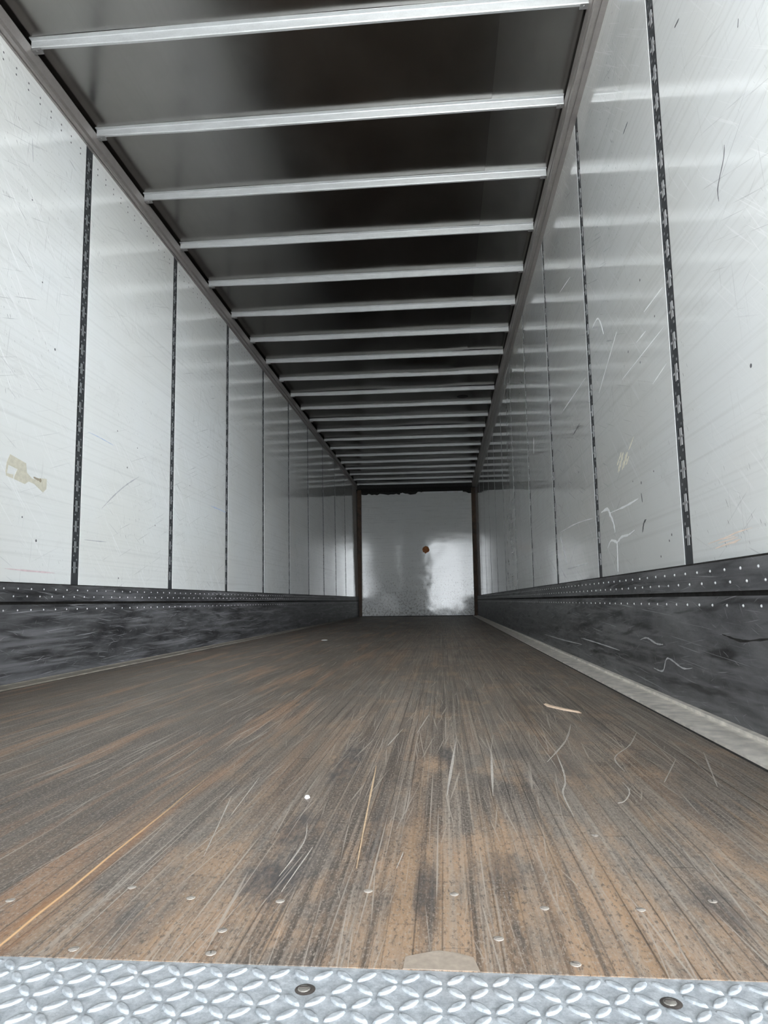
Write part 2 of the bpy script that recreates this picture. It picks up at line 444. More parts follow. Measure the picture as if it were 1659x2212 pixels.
def prism(bm, prof, y0, y1, mi=0):
    # profile in (x, z), extruded along the room
    a = [bm.verts.new((x, y0, z)) for x, z in prof]
    b = [bm.verts.new((x, y1, z)) for x, z in prof]
    n = len(prof)
    fs = [bm.faces.new((a[i], a[(i+1) % n], b[(i+1) % n], b[i])) for i in range(n)]
    fs += [bm.faces.new(a), bm.faces.new(b)]
    for f in fs: f.material_index = mi

def dome(bm, c, nrm, r, h, seg=8, mi=0):
    nrm = Vector(nrm).normalized()
    t = nrm.orthogonal().normalized(); b = nrm.cross(t)
    c = Vector(c)
    rings = []
    for k in range(3):
        a = k * math.pi / 2 / 3
        rings.append([bm.verts.new(c + nrm * (h * math.sin(a)) + (t * math.cos(q) + b * math.sin(q)) * r * math.cos(a))
                      for q in [2 * math.pi * i / seg for i in range(seg)]])
    tip = bm.verts.new(c + nrm * h)
    for k in range(2):
        for i in range(seg):
            bm.faces.new((rings[k][i], rings[k][(i+1) % seg], rings[k+1][(i+1) % seg], rings[k+1][i])).material_index = mi
    for i in range(seg):
        bm.faces.new((rings[2][i], rings[2][(i+1) % seg], tip)).material_index = mi
    bm.faces.new(rings[0]).material_index = mi

def slab(bm, pts, off, mi=0):
    # outline given as 3-D points, thickened by the vector off
    off = Vector(off)
    a = [bm.verts.new(Vector(p)) for p in pts]
    b = [bm.verts.new(Vector(p) + off) for p in pts]
    n = len(a)
    for i in range(n): bm.faces.new((a[i], a[(i+1) % n], b[(i+1) % n], b[i])).material_index = mi
    for loop in (a, b):
        f = bm.faces.new(loop); f.material_index = mi
    bmesh.ops.triangulate(bm, faces=[f for f in bm.faces if len(f.verts) > 4])

def ribbon2(pts, w, wob=0.15):
    # a tapered stroke outline around a polyline, in surface coordinates
    fine = []
    N = len(pts)
    for i in range(N - 1):
        p0, p1, p2, p3 = pts[max(0, i - 1)], pts[i], pts[i + 1], pts[min(N - 1, i + 2)]
        for k in range(6):
            q = k / 6
            fine.append(tuple(0.5 * (2 * p1[d] + (p2[d] - p0[d]) * q + (2 * p0[d] - 5 * p1[d] + 4 * p2[d] - p3[d]) * q * q + (3 * p1[d] - p0[d] - 3 * p2[d] + p3[d]) * q ** 3) for d in (0, 1)))
    fine.append(pts[-1])
    L, R = [], []
    n = len(fine)
    for i, p in enumerate(fine):
        q0 = fine[max(0, i - 1)]; q1 = fine[min(n - 1, i + 1)]
        dx, dy = q1[0] - q0[0], q1[1] - q0[1]
        l = math.hypot(dx, dy) or 1
        tt = i / (n - 1)
        ww = w * (0.25 + 0.75 * min(1, 4 * tt, 4 * (1 - tt))) * random.uniform(1 - wob, 1 + wob) / 2
        L.append((p[0] - dy / l * ww, p[1] + dx / l * ww)); R.append((p[0] + dy / l * ww, p[1] - dx / l * ww))
    return L, R

def stroke(bm, pts, w, to3, off, mi=0):
    L, R = ribbon2(pts, w, 0.45)
    off = Vector(off)
    rows = [[bm.verts.new(Vector(to3(*L[i]))), bm.verts.new(Vector(to3(*R[i]))),
             bm.verts.new(Vector(to3(*R[i])) + off), bm.verts.new(Vector(to3(*L[i])) + off)] for i in range(len(L))]
    for i in range(len(rows) - 1):
        for k in range(4):
            bm.faces.new((rows[i][k], rows[i][(k+1) % 4], rows[i+1][(k+1) % 4], rows[i+1][k])).material_index = mi
    bm.faces.new(rows[0]).material_index = mi; bm.faces.new(rows[-1]).material_index = mi

def struct(o, label=None):
    o['kind'] = 'structure'
    if label: o['label'] = label
    return o
def tag(o, label, cat, group=None):
    o['label'] = label; o['category'] = cat
    if group: o['group'] = group
    return o
def empty(name, loc=(0, 0, 0)):
    o = bpy.data.objects.new(name, None)
    o.empty_display_size = 0.1
    COL.objects.link(o); o.location = loc
    return o
ORD = ['first', 'second', 'third', 'fourth', 'fifth', 'sixth', 'seventh', 'eighth', 'ninth', 'tenth', 'eleventh', 'twelfth', 'thirteenth',
       'fourteenth', 'fifteenth', 'sixteenth', 'seventeenth', 'eighteenth', 'nineteenth', 'twentieth', 'last']

# ------------------------------------------------------------------ setting: yard outside
bm = bmesh.new()
box(bm, -40, 40, -60, 30, -1.6, -1.25)
struct(link('ground', bm, m_ground), 'concrete yard the trailer stands on')

# ------------------------------------------------------------------ setting: floor
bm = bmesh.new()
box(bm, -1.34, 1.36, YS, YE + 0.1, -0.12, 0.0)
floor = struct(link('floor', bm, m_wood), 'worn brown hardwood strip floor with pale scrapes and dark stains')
f3 = lambda x, y: (x, y, 0.0)
UP = (0, 0, 0.0005)
fl_scr = [([(0.8997,1.9511),(0.8478,1.7328),(0.7706,1.5108)], 0.010), ([(0.8047,1.6284),(0.7928,1.4558),(0.7797,1.3491),(0.7647,1.2862),(0.7596,1.2294),(0.7571,1.142)], 0.0065),
          ([(1.0432,1.8365),(0.9856,1.6838),(0.9203,1.5543),(0.9106,1.434)], 0.006), ([(0.5832,1.7253),(0.5582,1.2481)], 0.008), ([(0.6614,1.6239),(0.6388,1.2517)], 0.007),
          ([(0.3701,0.9899),(0.3608,0.8427)], 0.0035), ([(0.3412,1.0946),(0.3536,1.0074),(0.3472,0.887)], 0.003), ([(0.4977,0.9755),(0.4923,0.9203)], 0.003),
          ([(0.4451,1.8797),(0.4204,1.6616)], 0.007), ([(1.1274,1.6152),(1.0466,1.3285)], 0.006), ([(0.8856,1.3535),(0.8818,1.2913),(0.8589,1.2339),(0.844,1.22)], 0.006),
          ([(1.0449,1.5457),(0.962,1.3566)], 0.005), ([(0.2102,1.1275),(0.1929,1.3591)], 0.0035), ([(0.2285,0.9475),(0.2028,1.0922),(0.1775,1.2312)], 0.003), ([(0.5098,2.113),(0.4838,1.8102)], 0.006)]
for pts, w in fl_scr:
    bm = bmesh.new(); stroke(bm, pts, w * 0.5, f3, UP)
    link('floor_scrape', bm, m_scrape, floor)
fp = [(0.5145,0.6815),(0.5155,0.7035),(0.530,0.7100),(0.548,0.7170),(0.566,0.7130),(0.581,0.7060),(0.586,0.6815)]
bm = bmesh.new(); slab(bm, [(px, py, 0.0) for px, py in fp], (0, 0, 0.0003))
link('filler_patch', bm, plain('tan_filler', (0.37, 0.31, 0.255), 0.7, 0, 0.3, 0.15, 120.0), floor)['label'] = 'rounded tan filler patch at the sill'
bm = bmesh.new(); stroke(bm, [(0.4131,1.4652),(0.4299,1.1262),(0.4409,0.9174)], 0.0026, f3, UP)
link('floor_scrape', bm, m_scrape_o, floor)['label'] = 'tan scrape into bare wood'

def screw_bm():
    bm = bmesh.new()
    dome(bm, (0, 0, 0.0002), (0, 0, 1), 0.0055, 0.0006, 12, 0)
    box(bm, -0.0038, 0.0038, -0.0006, 0.0006, 0.0007, 0.0009, 1)
    return bm
fs0 = link('floor_screw', screw_bm(), [m_screw_w, m_screw], floor, True)
scr_pos = [(0.664,0.8165),(0.7688,0.8193),(0.8549,0.8452),(0.5647,0.8468),(0.259,0.819),(0.3654,0.8166),(0.3212,0.7443),(0.1763,0.8439),(0.185,0.6975),
           (0.4633,0.8499),(0.6078,0.7442),(0.325,0.6979),(0.0499,0.8006),(0.6759,0.6999),(0.771,1.0577)]
fs0.location = (*scr_pos[0], 0)
for p in scr_pos[1:]:
    c = fs0.copy(); COL.objects.link(c); c.parent = floor
    c.location = (*p, 0); c.rotation_euler = (0, 0, random.uniform(0, 3))

# ------------------------------------------------------------------ setting: side walls
def make_wall(side, name, mat, posts, label):
    s = -side
    bm = bmesh.new()
    wall_box(bm, side, YD, YE + 0.1, -0.1, ZC + 0.03, -0.10, -0.006)
    wall = struct(link(name, bm, m_black), label)
    edges = [YD] + [p for q in posts for p in (q - 0.036, q + 0.036)] + [YE + 0.02]
    for i in range(0, len(edges), 2):
        bm = bmesh.new()
        wall_box(bm, side, edges[i], edges[i + 1], ZS - 0.05, ZR + 0.02, -0.010, 0.0)
        link('wall_panel', bm, mat, wall)
    return wall
PL = [3.3113 + 1.2192 * k for k in range(10)]
PR = [2.161] + [2.1245 + 1.2192 * k for k in range(1, 11)]
wall_left = make_wall(-1, 'wall_left', m_wall_l, PL, 'glossy white panelled wall on the left of the trailer')
wall_right = make_wall(1, 'wall_right', m_wall_r, PR, 'glossy white panelled wall on the right of the trailer')

def w3(side): return lambda y, z: (xw(side, z), y, z)
def woff(side): return (-side * 0.0006, 0, 0)
def wall_strokes(side, items, name, mat, label=None):
    for pts, w in items:
        bm = bmesh.new(); stroke(bm, pts, w, w3(side), woff(side))
        o = link(name, bm, mat, wall_left if side < 0 else wall_right)
        if label: o['label'] = label
wall_strokes(1, [([(3.2604,0.7443),(3.1414,0.7439),(3.0967,0.7127),(3.048,0.6696),(3.0255,0.6263)], 0.014),
    ([(3.0948,0.7208),(2.8449,0.7157),(2.6496,0.7192)], 0.007), ([(3.1739,0.5688),(3.1067,0.5969),(3.0268,0.5859),(3.0042,0.5799),(2.9234,0.5966),(2.8153,0.596),(2.7257,0.6056)], 0.010),
    ([(3.0042,0.5799),(3.0173,0.4546)], 0.010), ([(4.397,0.7331),(4.2178,0.5524)], 0.016), ([(4.2191,0.5187),(3.8612,0.5231),(3.617,0.5229)], 0.008),
    ([(4.3991,0.763),(3.8661,0.7596),(3.44,0.7381)], 0.005), ([(2.4342,1.3756),(2.224,1.3691)], 0.006), ([(2.7713,1.2324),(2.2325,1.2366)], 0.004),
    ([(4.1668,1.4773),(3.44,1.4639)], 0.007), ([(4.0167,2.1978),(3.6826,2.1331)], 0.005), ([(3.24,1.6455),(3.1108,1.642),(3.026,1.5306)], 0.008),
    ([(3.1741,1.301),(2.8108,1.4536)], 0.005), ([(5.4002,1.6272),(5.4399,1.5033)], 0.03), ([(2.3903,1.0887),(2.2353,1.1095)], 0.004), ([(2.5462,1.3032),(2.4275,1.3005)], 0.005)],
    'scrape_mark', m_white, 'white scrape')
wall_strokes(1, [([(1.9163,2.0811),(1.9567,2.0874)], 0.006), ([(2.4767,2.1659),(2.5453,2.164)], 0.006), ([(1.5621,1.7463),(1.5684,1.727)], 0.004),
    ([(1.692,1.5035),(1.704,1.4715),(1.7496,1.4231),(1.7512,1.3831)], 0.004), ([(2.6235,0.5863),(2.5985,0.6186),(2.567,0.6289)], 0.012),
    ([(2.6093,0.7344),(2.5992,0.6976)], 0.006), ([(3.8305,1.2594),(3.6415,1.2767)], 0.006)], 'scuff_mark', m_dark, 'dark scuff')
wall_strokes(1, [([(1.9997,0.4911),(1.8705,0.499),(1.8061,0.5049),(1.7184,0.5076)], 0.003), ([(1.953,0.4744),(1.8445,0.4819),(1.7878,0.4854)], 0.004),
    ([(1.9015,0.4956),(1.8133,0.4961)], 0.003), ([(1.93,0.487),(1.80,0.492)], 0.003), ([(1.88,0.478),(1.81,0.481)], 0.003)], 'scuff_mark', m_orange_s, 'pale orange scuff')
wall_strokes(-1, [([(3.565,0.8662),(3.7198,0.9708),(3.8604,1.0518),(4.0129,1.1247)], 0.007), ([(3.3915,0.6764),(3.6283,0.6844)], 0.005),
    ([(2.8006,2.5275),(2.8159,2.4195)], 0.004), ([(3.1149,2.6392),(3.1839,2.6207)], 0.004)], 'scuff_mark', m_grey, 'grey scuff')
wall_strokes(-1, [([(3.3915,1.255),(3.5152,1.2546),(3.6755,1.2472)], 0.004), ([(5.3324,1.1246),(5.5645,1.1251),(5.726,1.1222)], 0.010)], 'scuff_mark', m_blue, 'pale blue scuff')
wall_strokes(-1, [([(2.7528,0.4968),(2.9164,0.494),(3.1304,0.4921)], 0.006)], 'scuff_mark', m_pink, 'pinkish scuff')
bm = bmesh.new()
for y, z in [(3.0301,2.0538),(1.6533,0.8951),(2.5166,1.214),(2.662,1.3102),(2.4578,1.5104),(2.3218,1.3109),(2.7096,0.7965),(2.6011,0.7721),(2.444,0.7865),(2.301,0.5465),(2.3278,0.529),(2.4251,0.4827),(3.7311,1.0274)]:
    dome(bm, (xr(z), y, z), (-1, 0, 0), random.uniform(0.0035, 0.0065), 0.0008, 8)
link('dark_specks', bm, m_dark, wall_right)
bm = bmesh.new()
for y, z in [(3.0571,1.5867),(3.7205,1.3433),(3.8547,1.1523),(4.869,1.2143),(5.2521,1.5957),(3.7818,0.4886),(2.9308,1.8739),(2.8226,2.2307),(2.8577,0.7308),(2.9694,0.6347),(4.2669,0.8481),(3.984,1.3008)]:
    dome(bm, (xl(z), y, z), (1, 0, 0), random.uniform(0.004, 0.007), 0.0008, 8)
link('dark_specks', bm, m_dark, wall_left)
# paired rivet holes just under the top rail
for side, posts, wall in ((-1, PL, wall_left), (1, PR, wall_right)):
    bm = bmesh.new()
    y = 1.2 if side > 0 else 2.2
    while y < 9.5:
        if min(abs(y - p) for p in posts) > 0.06:
            for z in (2.778, 2.745):
                zz = z + random.uniform(-0.002, 0.002)
                dome(bm, (xw(side, zz), y, zz), (-side, 0, 0), 0.0052 if side < 0 else 0.0035, 0.0008, 7)
        y += 0.0925
    link('rivet_holes', bm, m_dark if side < 0 else m_grey, wall)

# ------------------------------------------------------------------ setting: end wall, corner posts, roof
bm = bmesh.new()
box(bm, -1.45, 1.45, YE + 0.004, YE + 0.12, -0.1, ZC + 0.05)
wall_end = struct(link('wall_end', bm, m_black), 'far front end wall of the trailer')
bm = bmesh.new()
top = [(-1.24 + 2.48 * i / 40, 2.735 + 0.012 * math.sin(i * 0.9) + random.uniform(-0.02, 0.02) + (0.02 if 20 < i < 36 else -0.015)) for i in range(41)]
slab(bm, [(-1.24, YE, 0.015), (1.24, YE, 0.015)] + [(x, YE, z) for x, z in reversed(top)], (0, 0.01, 0))
link('end_panel', bm, m_wall_e, wall_end)['label'] = 'stained off-white sheet with a ragged top edge'
bm = bmesh.new()
for x0, x1, zt in ((0.18, 0.62, 2.775), (0.70, 0.86, 2.765), (0.95, 1.05, 2.76), (-0.35, -0.25, 2.74)):
    pts = [(x0, YE - 0.003, 2.72)] + [(x0 + (x1 - x0) * k / 8, YE - 0.003, zt + random.uniform(-0.012, 0.012)) for k in range(9)] + [(x1, YE - 0.003, 2.72)]
    slab(bm, pts, (0, 0.004, 0))
link('torn_edge', bm, m_white, wall_end)['label'] = 'torn white upper edge'

for sgn in (-1, 1):
    bm = bmesh.new()
    a, b = (xl(0) - 0.02, -1.225) if sgn < 0 else (1.235, xr(0) + 0.02)
    box(bm, min(a, b), max(a, b), YE - 0.06, YE + 0.01, 0.0, ZC, 0, 0.006)
    struct(link('trim_1' if sgn < 0 else 'trim_2', bm, m_corner), 'rust-brown corner post left of the end wall' if sgn < 0 else 'rust-brown corner post right of the end wall')

# roof sheet with slight oil-canning and a dented area
def dent(x, y):
    h = 0.0012 * math.sin(x * 5.1 + y * 1.3) * math.sin(y * 3.7 + 0.6)
    for cx, cy, rx, ry, d in ((0.55, 7.35, 0.45, 0.22, -0.020), (0.95, 7.25, 0.22, 0.25, 0.016), (0.2, 8.0, 0.7, 0.22, -0.018), (0.8, 8.3, 0.5, 0.25, 0.012),
                              (-0.3, 8.1, 0.6, 0.2, 0.012), (0.5, 9.1, 0.8, 0.3, -0.012), (-0.6, 9.2, 0.5, 0.25, 0.010), (0.3, 10.2, 0.8, 0.3, 0.010)):
        q = ((x - cx) / rx) ** 2 + ((y - cy) / ry) ** 2
        h += d * math.exp(-q)
    if y > 9: h += 0.004 * math.sin(y * 10.3) * math.sin(x * 4)
    return h
def roof_sheet(x0, x1, nx):
    bm = bmesh.new()
    ny = 300
    ys = [YD + (YE - YD) * j / ny for j in range(ny + 1)]
    g = [[bm.verts.new((x0 + (x1 - x0) * i / nx, y, ZC + dent(x0 + (x1 - x0) * i / nx, y))) for i in range(nx + 1)] for y in ys]
    for j in range(ny):
        for i in range(nx):
            bm.faces.new((g[j][i], g[j][i+1], g[j+1][i+1], g[j+1][i]))
    return bm
bm = bmesh.new()
box(bm, -1.45, 1.45, YD, YE + 0.1, ZC + 0.03, ZC + 0.08)
ceiling = struct(link('ceiling', bm, m_black), 'dark metal roof of the trailer')
link('roof_sheet', roof_sheet(-1.345, 1.345, 26), m_roof, ceiling, True)
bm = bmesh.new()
box(bm, 0.875, 1.345, YD, 6.9, ZC - 0.0025, ZC - 0.0015)  # paler, more reflective strip along the right side of the roof
link('pale_strip', bm, m_roof2, ceiling)['label'] = 'paler strip of roof sheet'
bm = bmesh.new()
dome(bm, (0.873, 8.63, ZC + 0.004), (0, 0, -1), 0.085, 0.006, 12)
link('roof_patch', bm, m_black, ceiling)['label'] = 'black round patch'

# front header above the end wall
bm = bmesh.new()
prof = [(YE - 0.08, 2.85), (YE - 0.08, ZC), (YE + 0.01, ZC), (YE + 0.01, 2.76), (YE - 0.02, 2.76)]
slab(bm, [(-1.34, y, z) for y, z in prof], (2.67, 0, 0))
struct(link('trim_3', bm, m_black), 'dark header above the end wall')

# top rails along both walls: stepped profile with a groove
def rail(side, name, label):
    bm = bmesh.new()
    xi = -1.308 if side < 0 else 1.254        # inner face
    s = side                                  # away from the room
    wz = xw(side, ZR)
    ZT = 2.942
    prof = [(wz + s * 0.02, ZR), (wz + s * 0.001, ZR)]
    prof += [(wz - s * 0.004, ZR + 0.0), (wz - s * 0.010 if side < 0 else xi + 0.030, ZR), (wz - s * 0.010 if side < 0 else xi + 0.030, ZR + 0.006)]
    if side > 0:
        prof += [(xi + 0.022, ZR + 0.006), (xi + 0.022, ZR)]
    prof += [(xi + s * 0.004, ZR), (xi, ZR + 0.004), (xi, ZR + 0.022), (xi + s * 0.016, ZR + 0.028), (xi + s * 0.016, ZR + 0.042), (xi, ZR + 0.046), (xi, ZT), (wz + s * 0.02, ZT)]
    prism(bm, prof, YD, YE)
    r = struct(link(name, bm, m_rail), label)
    bm = bmesh.new()
    b0, b1 = sorted((xi + s * 0.035, wz + s * 0.03))
    box(bm, b0, b1 + 0.001, YD, YE, ZT, ZC + 0.002)  # black filler: shade of the recess above the rail put in as colour
    link('shadow_gap', bm, m_black, r)
    return r
rail(-1, 'trim_4', 'grey metal top rail along the left wall')
rail(1, 'trim_5', 'grey metal top rail along the right wall')

# floor edge strips beside the liners
for sgn in (-1, 1):
    bm = bmesh.new()
    if sgn < 0: a, b = -1.286, -1.20
    else: a, b = 1.192, 1.306
    box(bm, a, b, YS, YE - 0.06, 0.0, 0.007, 0, 0.0)
    # lip against the liner, dark joint against the boards
    e = (a, a + 0.012) if sgn < 0 else (b - 0.02, b)
    box(bm, e[0], e[1], YS, YE - 0.06, 0.007, 0.016 if sgn > 0 else 0.010)
    g = (b, b + 0.008) if sgn < 0 else (a - 0.008, a)
    box(bm, g[0], g[1], YS, YE - 0.06, 0.0, 0.0006, 1)
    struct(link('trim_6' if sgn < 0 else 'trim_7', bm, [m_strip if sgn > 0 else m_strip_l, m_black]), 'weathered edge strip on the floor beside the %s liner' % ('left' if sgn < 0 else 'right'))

# ------------------------------------------------------------------ setting: scuff liners with rivets
def liner(side, name, mat, label, y_first):
    root = empty(name, (xw(side, 0), YS, 0))
    struct(root, label)
    def L(nm, bm, m, sm=False):
        o = link(nm, bm, m, None, sm)
        o.parent = root
        o.matrix_parent_inverse = Matrix.Translation(-root.location)
        return o
    bm = bmesh.new(); wall_box(bm, side, YD, YE - 0.02, 0.0, 0.343, -0.006, 0.012); L('liner_panel', bm, mat)
    bm = bmesh.new(); wall_box(bm, side, YD, YE - 0.02, 0.343, 0.356, -0.006, 0.003, 0); L('groove', bm, m_black)
    bm = bmesh.new(); wall_box(bm, side, YD, YE - 0.02, 0.356, ZS, -0.006, 0.014)
    wall_box(bm, side, YD, YE - 0.02, 0.356, 0.362, 0.014, 0.020)
    wall_box(bm, side, YD, YE - 0.02, 0.394, 0.397, 0.014, 0.016)
    L('upper_flange', bm, mat)
    bm = bmesh.new(); wall_box(bm, side, YD, YE - 0.02, ZS, ZS + 0.005, -0.006, 0.014); L('top_edge', bm, m_black)
    # rivets: three rows every 0.0975 m
    rv = bmesh.new(); dome(rv, (0, 0, 0), (-side, 0, 0), 0.0043, 0.003, 8)
    r0 = L('rivet', rv, m_rivet, True)
    pts = []
    y = y_first
    while y < YE - 0.3:
        for z, d, o in ((0.412, 0.014, 0.0), (0.379, 0.014, -0.03), (0.3185, 0.012, 0.006)):
            pts.append((y + o, z, d))
        y += 0.0975
    pts.sort(key=lambda q: q[0])
    for k, (y, z, d) in enumerate(pts[:100]):
        o = r0 if k == 0 else r0.copy()
        if k: COL.objects.link(o); o.parent = root
        o.matrix_parent_inverse = Matrix.Translation(-root.location)
        o.location = (xw(side, z) - side * d, y, z)
    bm = bmesh.new()
    for y, z, d in pts[100:]:
        dome(bm, (xw(side, z) - side * d, y, z), (-side, 0, 0), 0.0038, 0.003, 6)
    L('rivet_rows', bm, m_rivet)['kind'] = 'stuff'
    return root, L
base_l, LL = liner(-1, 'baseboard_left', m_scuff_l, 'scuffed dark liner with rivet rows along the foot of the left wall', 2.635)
base_r, LR = liner(1, 'baseboard_right', m_scuff_r, 'scuffed dark liner with rivet rows along the foot of the right wall', 1.281)
b3 = lambda y, z: (xr(z) - 0.012, y, z)
for pts, w in [([(2.6991,0.183),(2.609,0.1948),(2.5039,0.1812),(2.4284,0.1827)], 0.006), ([(2.5489,0.0922),(2.4472,0.0927),(2.3899,0.1394),(2.2493,0.1211),(2.161,0.1296)], 0.005),
               ([(3.8351,0.1288),(3.3991,0.126),(3.0167,0.1205)], 0.005), ([(5.1927,0.0828),(4.4165,0.0861),(3.8191,0.0951)], 0.005)]:
    bm = bmesh.new(); stroke(bm, pts, w, b3, (-0.0005, 0, 0)); LR('scratch', bm, m_lscr)
bm = bmesh.new(); stroke(bm, [(1.92,0.2417),(1.8091,0.231),(1.7199,0.2372),(1.60,0.249)], 0.006, b3, (-0.0005, 0, 0)); LR('scratch', bm, m_black)['label'] = 'dark scratch'

# ------------------------------------------------------------------ setting: closed left rear door, rear header
bm = bmesh.new()
box(bm, -1.30, 0.0, YD - 0.06, YD, -0.02, 2.88, 0, 0.006)
door = struct(link('door_1', bm, m_door), 'closed left half of the rear doorway')
bm = bmesh.new()
for z in (0.5, 1.4, 2.3): box(bm, -1.30, -1.08, YD - 0.075, YD - 0.06, z - 0.03, z + 0.03)
link('hinge', bm, m_post, door)
bm = bmesh.new()
box(bm, -1.40, 1.40, YD - 0.06, YD + 0.04, 2.88, 3.06)
struct(link('trim_8', bm, m_rail), 'rear header above the doorway')

# ------------------------------------------------------------------ things: tread plate sill
root = empty('threshold_plate', (0, YS, 0))
tag(root, 'silver diamond tread sill plate at the rear edge of the wood floor', 'sill plate')
def P(nm, bm, m, sm=False, parent=root):
    o = link(nm, bm, m, None, sm); o.parent = parent
    o.matrix_parent_inverse = Matrix.Translation(-root.location)
    return o
bm = bmesh.new()
box(bm, -1.30, 1.32, YD, YS - 0.0005, -0.10, -0.0005)
# raised lozenge bars, alternating at right angles
def lozenge(bm, cx, cy, ang, L=0.0116, w=0.0043, h=0.0013):
    c, s = math.cos(ang), math.sin(ang)
    rings = []
    for k, (sc, z) in enumerate(((1, -0.0006), (0.86, 0.0011), (0.5, h))):
        r = []
        for i in range(12):
            a = 2 * math.pi * i / 12
            u = L * sc * math.cos(a)
            v = w * sc * math.sin(a) * (abs(math.sin(a)) ** 0.3 if math.sin(a) else 0)
            r.append(bm.verts.new((cx + u * c - v * s, cy + u * s + v * c, z)))
        rings.append(r)
    for k in range(2):
        for i in range(12):
            bm.faces.new((rings[k][i], rings[k][(i+1) % 12], rings[k+1][(i+1) % 12], rings[k+1][i])).smooth = True
    bm.faces.new(rings[2])
PX = 0.0202
screws = [(0.43 + 0.3145 * k, 0.6425) for k in range(-5, 3)]
for i in range(int(2.6 / PX)):
    for j in range(int((YS - YD) / PX)):
        cx = -1.285 + PX * (i + 0.5); cy = YS - 0.008 - PX * (j + 0.35)
        if cy < YD + 0.02 or cx > 1.30 or cx < -1.28: continue
        if min((cx - a) ** 2 + (cy - b) ** 2 for a, b in screws) < 0.0135 ** 2: continue
        lozenge(bm, cx, cy, math.radians(45 if (i + j) % 2 else -45))
me = P('tread_plate', bm, m_tread)
for x, y in screws:
    bm = bmesh.new()
    seg = 20
    ro = [bm.verts.new((x + 0.0092 * math.cos(2*math.pi*i/seg), y + 0.0092 * math.sin(2*math.pi*i/seg), -0.0002)) for i in range(seg)]
    ri = [bm.verts.new((x + 0.0065 * math.cos(2*math.pi*i/seg), y + 0.0065 * math.sin(2*math.pi*i/seg), 0.0004)) for i in range(seg)]
    for i in range(seg): bm.faces.new((ro[i], ro[(i+1)%seg], ri[(i+1)%seg], ri[i])).material_index = 1
    bm.faces.new(ri).material_index = 1
    dome(bm, (x - 0.001, y, 0.0003), (0, 0, 1), 0.0058, 0.0016, 12, 0)
    box(bm, x - 0.005, x + 0.003, y - 0.0007, y + 0.0007, 0.0016, 0.0021, 1)
    P('screw', bm, [m_screw, m_hole])

# ------------------------------------------------------------------ things: roof bows
NB = 21
XA, XB = -1.306, 1.252
def bow_bm():
    # hat-shaped channel: web facing the doorway, bottom, far web and two nailing flanges under the roof
    bm = bmesh.new()
    T = 0.043; B = 0.020; F = 0.020; t = 0.003
    prof = [(-F, T), (-F, T - t), (-0.002, T - t), (0, T - 2 * t), (0.001, 0.004), (0.004, 0), (B - 0.004, 0), (B - 0.001, 0.004), (B, T - 2 * t), (B + 0.002, T - t), (B + F, T - t), (B + F, T)]
    n = 24
    rings = []
    for i in range(n + 1):
        x = XA + (XB - XA) * i / n
        q = min(1.0, i / 5.0)                 # the left end is crimped a little shallower
        rings.append([bm.verts.new((x, y, T - (T - z) * (0.78 + 0.22 * q))) for y, z in prof])
    k = len(prof)
    for i in range(n):
        for j in range(k):
            bm.faces.new((rings[i][j], rings[i][(j+1) % k], rings[i+1][(j+1) % k], rings[i+1][j]))
    bm.faces.new(rings[0]); bm.faces.new(rings[-1])
    return bm
def clip_bm(sgn):
    bm = bmesh.new()
    x0, x1 = (XA - 0.002, XA + 0.045) if sgn < 0 else (XB - 0.035, XB + 0.002)
    box(bm, x0, x1, 0.003, 0.034, -0.0005, 0.006, 0, 0.001)
    box(bm, x0, x1, 0.022, 0.026, 0.004, 0.042)
    xb = (x0 + x1) / 2
    dome(bm, (xb, 0.016, -0.0005), (0, 0, -1), 0.006, 0.003, 8)
    return bm
bow0 = empty('roof_bow', (0, 0, ZB))
b_a = link('channel', bow_bm(), m_bow, bow0)
b_b = link('end_clip', clip_bm(-1), m_clip, bow0)
b_c = link('end_clip', clip_bm(1), m_clip, bow0)
for k in range(NB):
    if k == 0: r = bow0
    else:
        r = bow0.copy(); COL.objects.link(r)
        for ch in (b_a, b_b, b_c):
            c = ch.copy(); COL.objects.link(c); c.parent = r
    r.location = (random.uniform(-0.001, 0.001), 2.722 + 0.6096 * k - 0.004, ZB)
    if k == 0: lab = 'galvanised steel roof bow nearest the open rear doorway'
    elif k == NB - 1: lab = 'galvanised steel roof bow next to the far end wall'
    else: lab = 'galvanised steel roof bow across the dark ceiling, %s from the rear doorway' % ORD[k]
    tag(r, lab, 'roof bow', 'galvanised bows across the roof')

